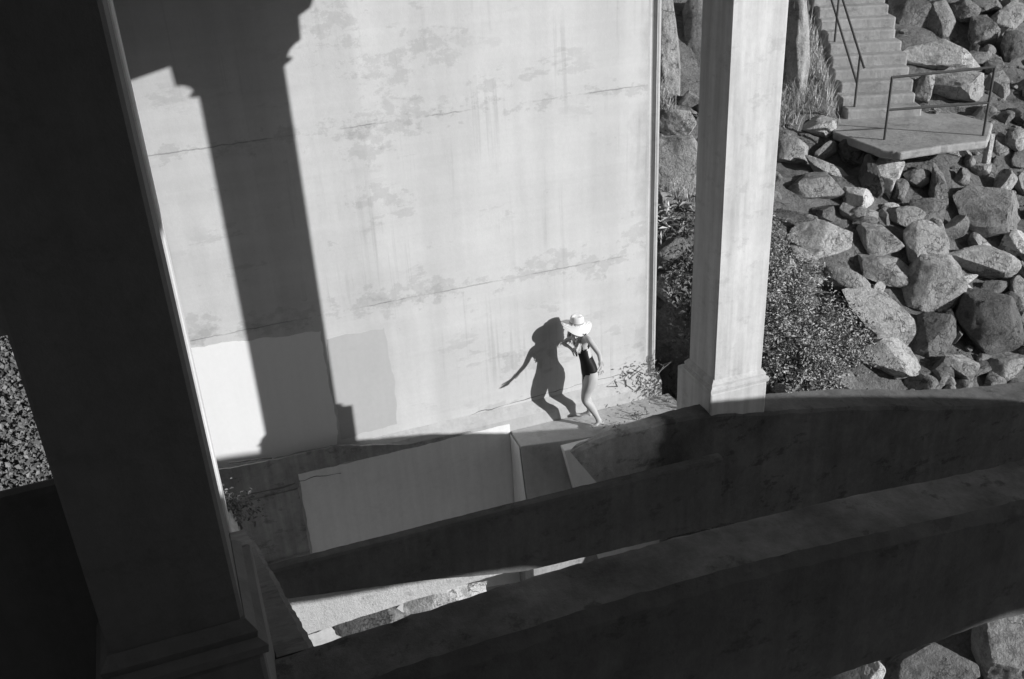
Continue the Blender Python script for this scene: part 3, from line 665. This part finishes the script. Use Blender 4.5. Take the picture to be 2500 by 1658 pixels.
# ------------------------------------------------------------------ vegetation
def bush(label, blobs, n, size, mat, name='bush', twigs=40, up=0.5, aspect=0.55):
    """blobs: (centre, radii) ellipsoids whose outer shell carries leaf clumps, root: first blob foot"""
    c0 = np.array(blobs[0][0], float); c = empty(name, (c0[0], c0[1], c0[2] - blobs[0][1][2])); tag(c, label, 'shrub')
    P = []; N = []
    vol = np.array([np.prod(b[1]) ** (2 / 3) for b in blobs]); cnt = (n * vol / vol.sum()).astype(int)
    for (ct, rd), m in zip(blobs, cnt):
        ncl = max(6, m // 42); d = RNG.normal(size=(ncl, 3)); d /= np.linalg.norm(d, axis=1)[:, None]
        d[:, 2] = np.where(d[:, 2] < -0.3, -d[:, 2], d[:, 2])
        cl = np.array(ct) + d * np.array(rd) * RNG.uniform(0.5, 1.3, (ncl, 1))
        idx = RNG.integers(0, ncl, m)
        P.append(cl[idx] + RNG.normal(size=(m, 3)) * size * 1.5); N.append(d[idx] * 0.7 + RNG.normal(size=(m, 3)) * 0.7 + np.array((0, 0, up)))
    leaves('foliage', np.concatenate(P), np.concatenate(N), size, mat, c, aspect)
    bm = bmesh.new()
    for i in range(twigs):
        ct, rd = blobs[i % len(blobs)]; d = RNG.normal(size=3); d[2] = abs(d[2]); d /= np.linalg.norm(d)
        a = np.array(ct) - np.array((0, 0, rd[2] * 0.9)) + RNG.normal(size=3) * 0.05; b = np.array(ct) + d * np.array(rd) * 1.05
        m = (a + b) / 2 + RNG.normal(size=3) * 0.06
        tube(bm, [a, m, b], [0.010, 0.007, 0.003], 5)
    bm_obj('stem', bm, M_TWIG, c); return c
def at(px, py, f=0.0):
    h = hit((px, py)); u = ray((px, py)); u /= np.linalg.norm(u); return h - u * f
bl = []
for (px, py, r, f) in ((1900, 700, .42, .25), (1960, 770, .5, .3), (1900, 830, .5, .4), (2000, 850, .42, .3), (1930, 900, .42, .35), (2040, 800, .34, .2), (1860, 760, .38, .3), (2040, 905, .3, .2), (1990, 930, .3, .3), (2080, 860, .25, .2), (1850, 900, .35, .4)):
    bl.append((at(px, py, f), (r, r, r * 0.8)))
bush('dense small leaved bush right of the white column, in front of the rocks', bl, 15000, 0.054, M_LEAF, twigs=120)
bl = [(at(px, py, .15), (r, r, r)) for (px, py, r) in ((1885, 560, .16), (1890, 630, .2), (1920, 600, .14), (1940, 660, .16), (1985, 660, .13), (1905, 680, .22))]
bush('thin leafy sprays climbing beside the white column above the dense bush', bl, 1500, 0.05, M_LEAF, twigs=30)
bl = [(at(px, py, .2), (r * .8, r * .8, r)) for (px, py, r) in ((1672, 560, .2), (1690, 540, .12), (1680, 640, .2), (1665, 700, .22), (1680, 760, .2), (1690, 820, .12), (1655, 660, .12), (1640, 690, .1))]
bush('hanging shrub with light leaves in the gap left of the white column', bl, 1000, 0.085, M_IVY, name='hanging_shrub', twigs=24, aspect=0.5)
bl = [(at(1615, 550, .2), (.14, .14, .12)), (at(1622, 575, .2), (.1, .1, .08))]
bush('spiky grass tuft against the right edge of the wall', bl, 260, 0.14, M_GRASS, name='grass_tuft', twigs=4, aspect=0.12)
# plants on the ledge corner
def onl(px, py, z=-7.7): return onZ((px, py), z)
for (px, py, z, r, n, lab) in ((1588, 895, -7.2, .10, 34, 'leafy sprig at the lower right corner of the wall'),
                               (1560, 925, -7.45, .09, 12, 'sparse creeper on the plinth top behind the swimmer'),
                               (1625, 1000, -7.9, .13, 90, 'leafy plant between ledge and column pedestal'),
                               (1500, 1045, -7.78, .10, 60, 'small grass tuft on the ledge by the front foot'),
                               (1560, 1015, -7.78, .13, 70, 'creeping plant on the right end of the ledge')):
    p = onY((px, py), 11.45) if z > -7.6 else onZ((px, py), z)
    bush(lab, [((p[0], p[1], p[2]), (r, r * .5, r * .5)), ((p[0] + r, p[1], p[2] - .02), (r, r * .5, r * .4))], n, 0.05, M_LEAF, name='ledge_plant', twigs=6, aspect=0.4)
p = onY((585, 1262), 7.9)
bush('small weeds growing on top of the strut beside the dark column', [((p[0] - .02, 7.9, p[2] + .0), (.13, .12, .12)), ((p[0] - .1, 7.95, p[2] + .12), (.08, .1, .12))], 260, 0.045, M_IVY, name='weed_clump', twigs=8)
bl = [(onY((1790 + 20 * i, 1003 - 6 * i), 8.3), (.14, .1, .08)) for i in range(3)]
bush('low weeds behind the foot of the white column on the rib', [((c_[0], 8.2, c_[2]), r_) for c_, r_ in bl], 300, 0.035, M_LEAF, name='weed_clump', twigs=7)
# sunlit ivy bank at far left
def ivy():
    c = empty('ivy_bank', (-2.4, 12, -7.25)); tag(c, 'sunlit broad leaved ivy covering the bank at the left edge of the photo', 'ivy', kind='stuff')
    P = []; N = []
    for i in range(15000):
        x = RNG.uniform(-4.6, -1.5); y = RNG.uniform(11.4, 14.4); z = T(x, y)
        P.append((x, y, z + RNG.uniform(0.0, 0.45))); N.append((RNG.normal() * .5 + .1, -0.8 + RNG.normal() * .5, 0.8 + RNG.normal() * .4))
    leaves('ivy_leaves', P, N, 0.068, M_IVY, c, 0.75, 0.15)
ivy()
# dry grass on the bank beside the stairs
def grass():
    V = []; Fc = []; rg = np.random.default_rng(5)
    spots = [(1960, 60, .5), (1950, 130, .5), (1935, 190, .45), (1965, 240, .45), (1920, 250, .4), (1990, 150, .4), (2010, 80, .4), (2030, 250, .25), (1980, 30, .4), (1905, 290, .3), (1620, 250, .2), (2100, 180, .0), (1640, 480, .25)]
    for px, py, s in spots:
        if s == 0: continue
        c = hit((px, py))
        for i in range(260):
            x = c[0] + rg.normal() * s * .55; y = c[1] + rg.normal() * s * .55
            q = np.array((x, y)) - B0
            if abs(q @ Wd) < 0.72 and q @ U > -1: continue
            z = T(x, y); L = rg.uniform(.15, .42); dx, dy = rg.normal(size=2) * .4 * L; a = rg.uniform(0, 6.28); w = 0.005
            ex, ey = math.cos(a) * w, math.sin(a) * w; o = len(V)
            V += [(x - ex, y - ey, z - .02), (x + ex, y + ey, z - .02), (x + dx * .4 + ex * .7, y + dy * .4 + ey * .7, z + L * .6), (x + dx * .4 - ex * .7, y + dy * .4 - ey * .7, z + L * .6), (x + dx, y + dy, z + L * .9)]
            Fc += [(o, o + 1, o + 2, o + 3), (o + 3, o + 2, o + 4)]
    me = bpy.data.meshes.new('dry_grass'); me.from_pydata(V, [], Fc); me.update()
    tag(link('dry_grass', me, M_GRASS), 'dry grass tufts on the bank left of the stairs', 'grass', kind='stuff')
grass()

# ------------------------------------------------------------------ the swimmer
def person():
    root = empty('person', (4.95, 11.25, LZ)); tag(root, 'person in black swimsuit and wide straw hat stepping along the sunlit ledge', 'person')
    def J(px, py, y): return Vector(onY((px, py), y))
    V = []; E = []; Rd = []
    def add(p, r, par=None):
        V.append(p); Rd.append(r if isinstance(r, tuple) else (r, r))
        if par is not None: E.append((par, len(V) - 1))
        return len(V) - 1
    # torso: pelvis is the root
    pel = add(J(1441, 903, 11.22), (0.160, 0.132))
    wai = add(J(1432, 878, 11.25), (0.120, 0.100), pel)
    rbs = add(J(1425, 856, 11.29), (0.128, 0.105), wai)
    che = add(J(1418, 836, 11.33), (0.130, 0.105), rbs)
    nek = add(J(1413, 817, 11.37), (0.055, 0.05), che)
    hd0 = add(J(1407, 806, 11.40), (0.062, 0.065), nek)
    hd1 = add(J(1405, 794, 11.42), (0.083, 0.092), hd0)
    hd2 = add(J(1407, 782, 11.43), (0.078, 0.085), hd1)
    # legs
    def leg(h, k, m, a, rk=0.055):
        ih = add(h, 0.118, pel); 
        t1 = add(h.lerp(k, 0.35), 0.106, ih); t2 = add(h.lerp(k, 0.75), 0.078, t1); ik = add(k, 0.062, t2)
        c1 = add(k.lerp(a, 0.3) + m, 0.066, ik); c2 = add(k.lerp(a, 0.65) + m * 0.6, 0.048, c1); ia = add(a, 0.034, c2); return ia
    # near leg (towards camera): forward step, foot just off the ledge
    nh = J(1444, 915, 11.14); nk = J(1427, 976, 11.15); na = J(1464, 1028, 11.12)
    nk_ = len(V) + 3
    ia = leg(nh, nk, Vector((0.02, 0, 0)), na)
    heel = add(J(1474, 1035, 11.09), 0.030, ia); ball = add(J(1453, 1040, 11.09), (0.038, 0.022), ia); toe = add(J(1444, 1043, 11.08), (0.032, 0.013), ball)
    fh = J(1441, 915, 11.31); fk = J(1430, 968, 11.36); fa = J(1440, 1006, 11.38)
    ib = leg(fh, fk, Vector((0.02, 0, 0)), fa)
    h2 = add(J(1442, 1014, 11.40), 0.030, ib); b2 = add(J(1418, 1013, 11.46), (0.038, 0.022), ib); t2 = add(J(1405, 1011, 11.49), (0.032, 0.013), b2)
    # near arm reaching back and outwards
    s1 = add(J(1432, 826, 11.17), 0.052, che); 
    sh = J(1438, 830, 11.08); el = J(1463, 865, 10.88); wr = J(1468, 893, 10.73)
    a1 = add(sh, 0.048, s1); a2 = add(sh.lerp(el, 0.5), 0.041, a1); a3 = add(el, 0.034, a2); a4 = add(el.lerp(wr, 0.35), 0.034, a3); a5 = add(wr, 0.023, a4)
    # far arm bent forward, hand by the ribs
    s2 = add(J(1400, 822, 11.44), 0.050, che)
    sh2 = J(1396, 824, 11.47); el2 = J(1374, 838, 11.53); wr2 = J(1396, 852, 11.40)
    b1 = add(sh2, 0.044, s2); b2_ = add(sh2.lerp(el2, 0.5), 0.038, b1); b3 = add(el2, 0.032, b2_); b4 = add(el2.lerp(wr2, 0.4), 0.031, b3); b5 = add(wr2, 0.022, b4)
    def hand(w, d, side, iw):
        d = d.normalized(); side = side.normalized(); nrm = d.cross(side)
        pm = add(w + d * 0.045, (0.036, 0.017), iw); pe = w + d * 0.085
        for k in range(4):
            o = (k - 1.5) * 0.020; L = (0.068, 0.078, 0.074, 0.058)[k]
            f0 = add(pe + side * o, 0.010, pm); f1 = add(pe + side * o * 1.25 + d * L * 0.5 + nrm * 0.006, 0.0085, f0); add(pe + side * o * 1.35 + d * L * 0.9 + nrm * 0.022, 0.007, f1)
        t0 = add(w + d * 0.035 - side * 0.038, 0.012, iw); t1 = add(w + d * 0.065 - side * 0.062 + nrm * 0.01, 0.010, t0); add(w + d * 0.09 - side * 0.070 + nrm * 0.02, 0.008, t1)
    hand(wr, J(1467, 912, 10.63) - wr, Vector((1, 0.2, 0)), a5)
    hand(wr2, J(1404, 857, 11.32) - wr2, Vector((0.1, 0.3, 1)), b5)
    me = bpy.data.meshes.new('body'); me.from_pydata([tuple(v) for v in V], E, []); me.update()
    o = bpy.data.objects.new('body_tmp', me); COL.objects.link(o)
    sk = o.modifiers.new('skin', 'SKIN'); sk.use_smooth_shade = True; sk.branch_smoothing = 0.6
    for i, r in enumerate(Rd):
        me.skin_vertices[0].data[i].radius = r; me.skin_vertices[0].data[i].use_root = (i == 0)
    sb = o.modifiers.new('sub', 'SUBSURF'); sb.levels = 3; sb.render_levels = 3
    dg = bpy.context.evaluated_depsgraph_get(); bme = bpy.data.meshes.new_from_object(o.evaluated_get(dg)); bpy.data.objects.remove(o)
    for v in bme.vertices:       # the trunk and thighs are broad side to side, slimmer front to back
        tz = (v.co.z - V[nk_].z) / (V[nek].z - V[nk_].z); yc = 11.22 + 0.10 * max(0, (v.co.z - V[pel].z)) / 0.5; dy = v.co.y - yc
        if 0.15 < tz < 0.93 and abs(dy) < 0.24:
            k = 1 + 0.38 * math.sin(math.pi * min(1, (tz - 0.15) / 0.78)) * (1 if abs(dy) < 0.15 else (0.24 - abs(dy)) / 0.09); v.co.y = yc + dy * k if abs(dy) < 0.15 else v.co.y + math.copysign(0.15 * (k - 1), dy)
    bme.name = 'body'; smooth(bme, 180); body = link('body', bme, M_SKIN, root)
    # swimsuit: the torso surface lifted off the skin, with the side cut away
    hip = V[pel]; chest = V[che]; axis = (chest - hip); Lt = axis.length; axis.normalize()
    fwd = Vector((-0.95, 0.3, 0)); fwd -= axis * fwd.dot(axis); fwd.normalize(); sid = axis.cross(fwd)   # fwd: chest side
    bm = bmesh.new(); bm.from_mesh(bme); bm.normal_update()
    armp = [V[i] for i in (a1, a2, a3, a4, a5, b1, b2_, b3, b4, b5)]
    def keep(p):
        q = p - hip; t = q.dot(axis); rad = (q - axis * t).length; f = q.dot(fwd); s = q.dot(sid)
        if min((p - a).length for a in armp) < 0.055 or (p - wr2).length < 0.13 or (p - wr).length < 0.16: return False
        if rad > 0.24 or t < -0.20 or t > Lt + 0.03: return False
        if t < 0.0:                       # high cut leg
            legc = abs(s) * 1.15; return t > -0.16 + legc * 1.0 and abs(t) < 0.2
        if t > Lt * 0.80: return f > 0.0 or abs(abs(s) - 0.085) < 0.02
        if t > Lt * 0.40: return f > -0.045 or t < Lt * 0.48      # open back and side
        return True
    rm = [f for f in bm.faces if not keep(f.calc_center_median())]
    bmesh.ops.delete(bm, geom=rm, context='FACES')
    for v in bm.verts: v.co += v.normal * 0.005
    geo = bmesh.ops.extrude_face_region(bm, geom=bm.faces[:]); 
    for v in [g for g in geo['geom'] if isinstance(g, bmesh.types.BMVert)]: v.co -= v.normal * 0.004
    bm_obj('swimsuit', bm, M_SUIT, root, 180)
    # shoulder strap
    bm = bmesh.new(); tube(bm, [V[che] + fwd * 0.10 + sid * -0.06 - axis * 0.03, J(1431, 822, 11.20) + Vector((0, 0, 0.045)), V[che] - fwd * 0.10 + Vector((0, -0.05, 0.0))], 0.008, 6); bm_obj('strap', bm, M_SUIT, root)
    # face: nose, eyes, mouth, ear
    hc = V[hd1]; face = Vector((-0.90, 0.28, -0.30)).normalized(); upv = (V[hd2] - V[hd0]).normalized(); upv = (upv - face * upv.dot(face)).normalized(); lf = upv.cross(face)
    bm = bmesh.new(); tube(bm, [hc + face * 0.078 + upv * 0.018, hc + face * 0.098 - upv * 0.012, hc + face * 0.088 - upv * 0.020], [0.007, 0.013, 0.009], 8)
    bm_obj('nose', bm, M_SKIN, root)
    for s in (-1, 1):
        bm = bmesh.new(); bmesh.ops.create_uvsphere(bm, u_segments=12, v_segments=8, radius=0.012, matrix=Matrix.Translation(hc + face * 0.074 + upv * 0.014 + lf * 0.031 * s)); bm_obj('eye', bm, M_SUIT, root)
        bm = bmesh.new(); bmesh.ops.create_uvsphere(bm, u_segments=12, v_segments=8, radius=1, matrix=Matrix.Translation(hc + lf * 0.088 * s) @ Matrix.Diagonal((0.012, 0.018, 0.028, 1))); bm_obj('ear', bm, M_SKIN, root)
    bm = bmesh.new(); tube(bm, [hc + face * 0.076 - upv * 0.042 - lf * 0.022, hc + face * 0.085 - upv * 0.043, hc + face * 0.076 - upv * 0.042 + lf * 0.022], [0.003, 0.006, 0.003], 6); bm_obj('mouth', bm, M_BAND, root)
    # hair: wavy locks falling over the back and the near shoulder
    bm = bmesh.new(); rg = random.Random(4)
    for i in range(110):
        a = rg.uniform(-2.5, 1.9) ; start = hc + upv * rg.uniform(0.0, 0.05) + (lf * math.sin(a) - face * math.cos(a)) * 0.085
        pts = []; L = rg.uniform(0.18, 0.34); ph = rg.uniform(0, 6.28)
        outw = (lf * math.sin(a) - face * math.cos(a)); outw.z = 0
        for k in range(9):
            t = k / 8; w = 0.016 * math.sin(t * 11 + ph)
            pts.append(start + Vector((0, 0, -1)) * L * t + outw * (0.055 * math.sin(t * 2.2)) + Vector((w + rg.uniform(-.006, .006), 0.010 * math.cos(t * 9 + ph) - 0.03 * t, 0)))
        tube(bm, pts, [0.009, 0.011, 0.012, 0.012, 0.011, 0.010, 0.009, 0.007, 0.003], 6)
    for i in range(70):          # locks over the near shoulder
        q = rg.uniform(-0.055, 0.085); start = hc + Vector((q, -0.085, -0.02)); L = rg.uniform(0.20, 0.33); ph = rg.uniform(0, 6.28); pts = []
        for k in range(9):
            t = k / 8; pts.append(start + Vector((0.018 * math.sin(t * 12 + ph) - 0.02 * t + rg.uniform(-.004, .004), -0.11 * math.sin(t * 1.9) + 0.012 * math.cos(t * 10 + ph), -L * t)))
        tube(bm, pts, [0.006, 0.009, 0.010, 0.011, 0.010, 0.009, 0.008, 0.006, 0.003], 6)
    bmesh.ops.create_uvsphere(bm, u_segments=20, v_segments=14, radius=1, matrix=Matrix.Translation(hc - face * 0.018 + upv * 0.02) @ Matrix.Diagonal((0.092, 0.095, 0.10, 1)))
    bm_obj('hair', bm, M_HAIR, root)
    # straw hat, tilted down to the wall side
    top = (J(1414, 764, 11.42) - J(1410, 797, 11.41)).normalized(); top = (Vector((0.07, -0.03, 0.997))).normalized()
    c = J(1408, 790, 11.42); xax = Vector((1, 0, 0)); xax = (xax - top * xax.dot(top)).normalized(); yax = top.cross(xax)
    prof = [(0.205, -0.022), (0.212, -0.018), (0.205, -0.012), (0.16, -0.004), (0.125, 0.004), (0.104, 0.010), (0.100, 0.03), (0.097, 0.06), (0.092, 0.09), (0.084, 0.112), (0.066, 0.124), (0.045, 0.118), (0.0, 0.112)]
    inner = [(0.0, 0.100), (0.080, 0.098), (0.092, 0.03), (0.100, 0.002), (0.125, -0.004), (0.16, -0.012), (0.205, -0.022)]
    pf = [(r * 1.02, h * 0.98) for r, h in prof + inner[:-1]]; seg = 56
    bm = bmesh.new(); rings = []
    for (r, h) in pf:
        rg_ = []
        for s in range(seg):
            a = 2 * math.pi * s / seg; w = max(0, (r - 0.11) / 0.1)
            hh = h + w * (0.022 * math.cos(2 * a + 0.5) + 0.010 * math.cos(3 * a + 1.0) + 0.030 * max(0, math.cos(a - 3.3)))
            rr = r * (1 + 0.04 * math.cos(a + 2.6) * w)
            if r < 0.092 and h > 0.105: hh -= 0.02 * math.exp(-(math.sin(a) * r / 0.02) ** 2)
            rg_.append(bm.verts.new(c + xax * math.cos(a) * rr + yax * math.sin(a) * rr * 0.94 + top * hh))
        rings.append(rg_)
    n = len(rings)
    for i in range(n):
        for s in range(seg):
            q = (rings[i][s], rings[i][(s + 1) % seg], rings[(i + 1) % n][(s + 1) % seg], rings[(i + 1) % n][s])
            try: bm.faces.new(q)
            except ValueError: pass
    bmesh.ops.remove_doubles(bm, verts=bm.verts, dist=0.0005)
    # the brim droops over the near side
    for v in bm.verts:
        q = v.co - c; r_ = (q - top * q.dot(top)).length
        if r_ > 0.12: v.co -= top * (r_ - 0.12) * (0.55 * max(0, -q.normalized().y) + 0.12)
    hat = bm_obj('straw_hat', bm, M_STRAW, root, 60)
    bm = bmesh.new(); rs = []
    for (r, h) in ((0.104, 0.014), (0.106, 0.018), (0.1025, 0.038), (0.097, 0.038)):
        rs.append([bm.verts.new(c + xax * math.cos(2 * math.pi * s / seg) * r + yax * math.sin(2 * math.pi * s / seg) * r * 0.95 + top * h) for s in range(seg)])
    for i in range(3):
        for s in range(seg): bm.faces.new((rs[i][s], rs[i][(s + 1) % seg], rs[i + 1][(s + 1) % seg], rs[i + 1][s]))
    hb = bm_obj('hat_band', bm, M_BAND, None); hb.parent = hat; hb.matrix_parent_inverse = hat.matrix_basis.inverted()
    # bracelets
    d = (wr - el).normalized(); 
    for k in range(3):
        bm = bmesh.new(); a_ = d.orthogonal().normalized(); b_ = d.cross(a_); cc = wr - d * (0.012 + 0.018 * k)
        pts = [cc + (a_ * math.cos(t) + b_ * math.sin(t)) * 0.033 + d * 0.004 * math.sin(t + k) for t in np.linspace(0, 2 * math.pi, 25)]
        tube(bm, pts, 0.0035, 6, cap=False); bm_obj('bracelet', bm, M_METAL, root)
person()
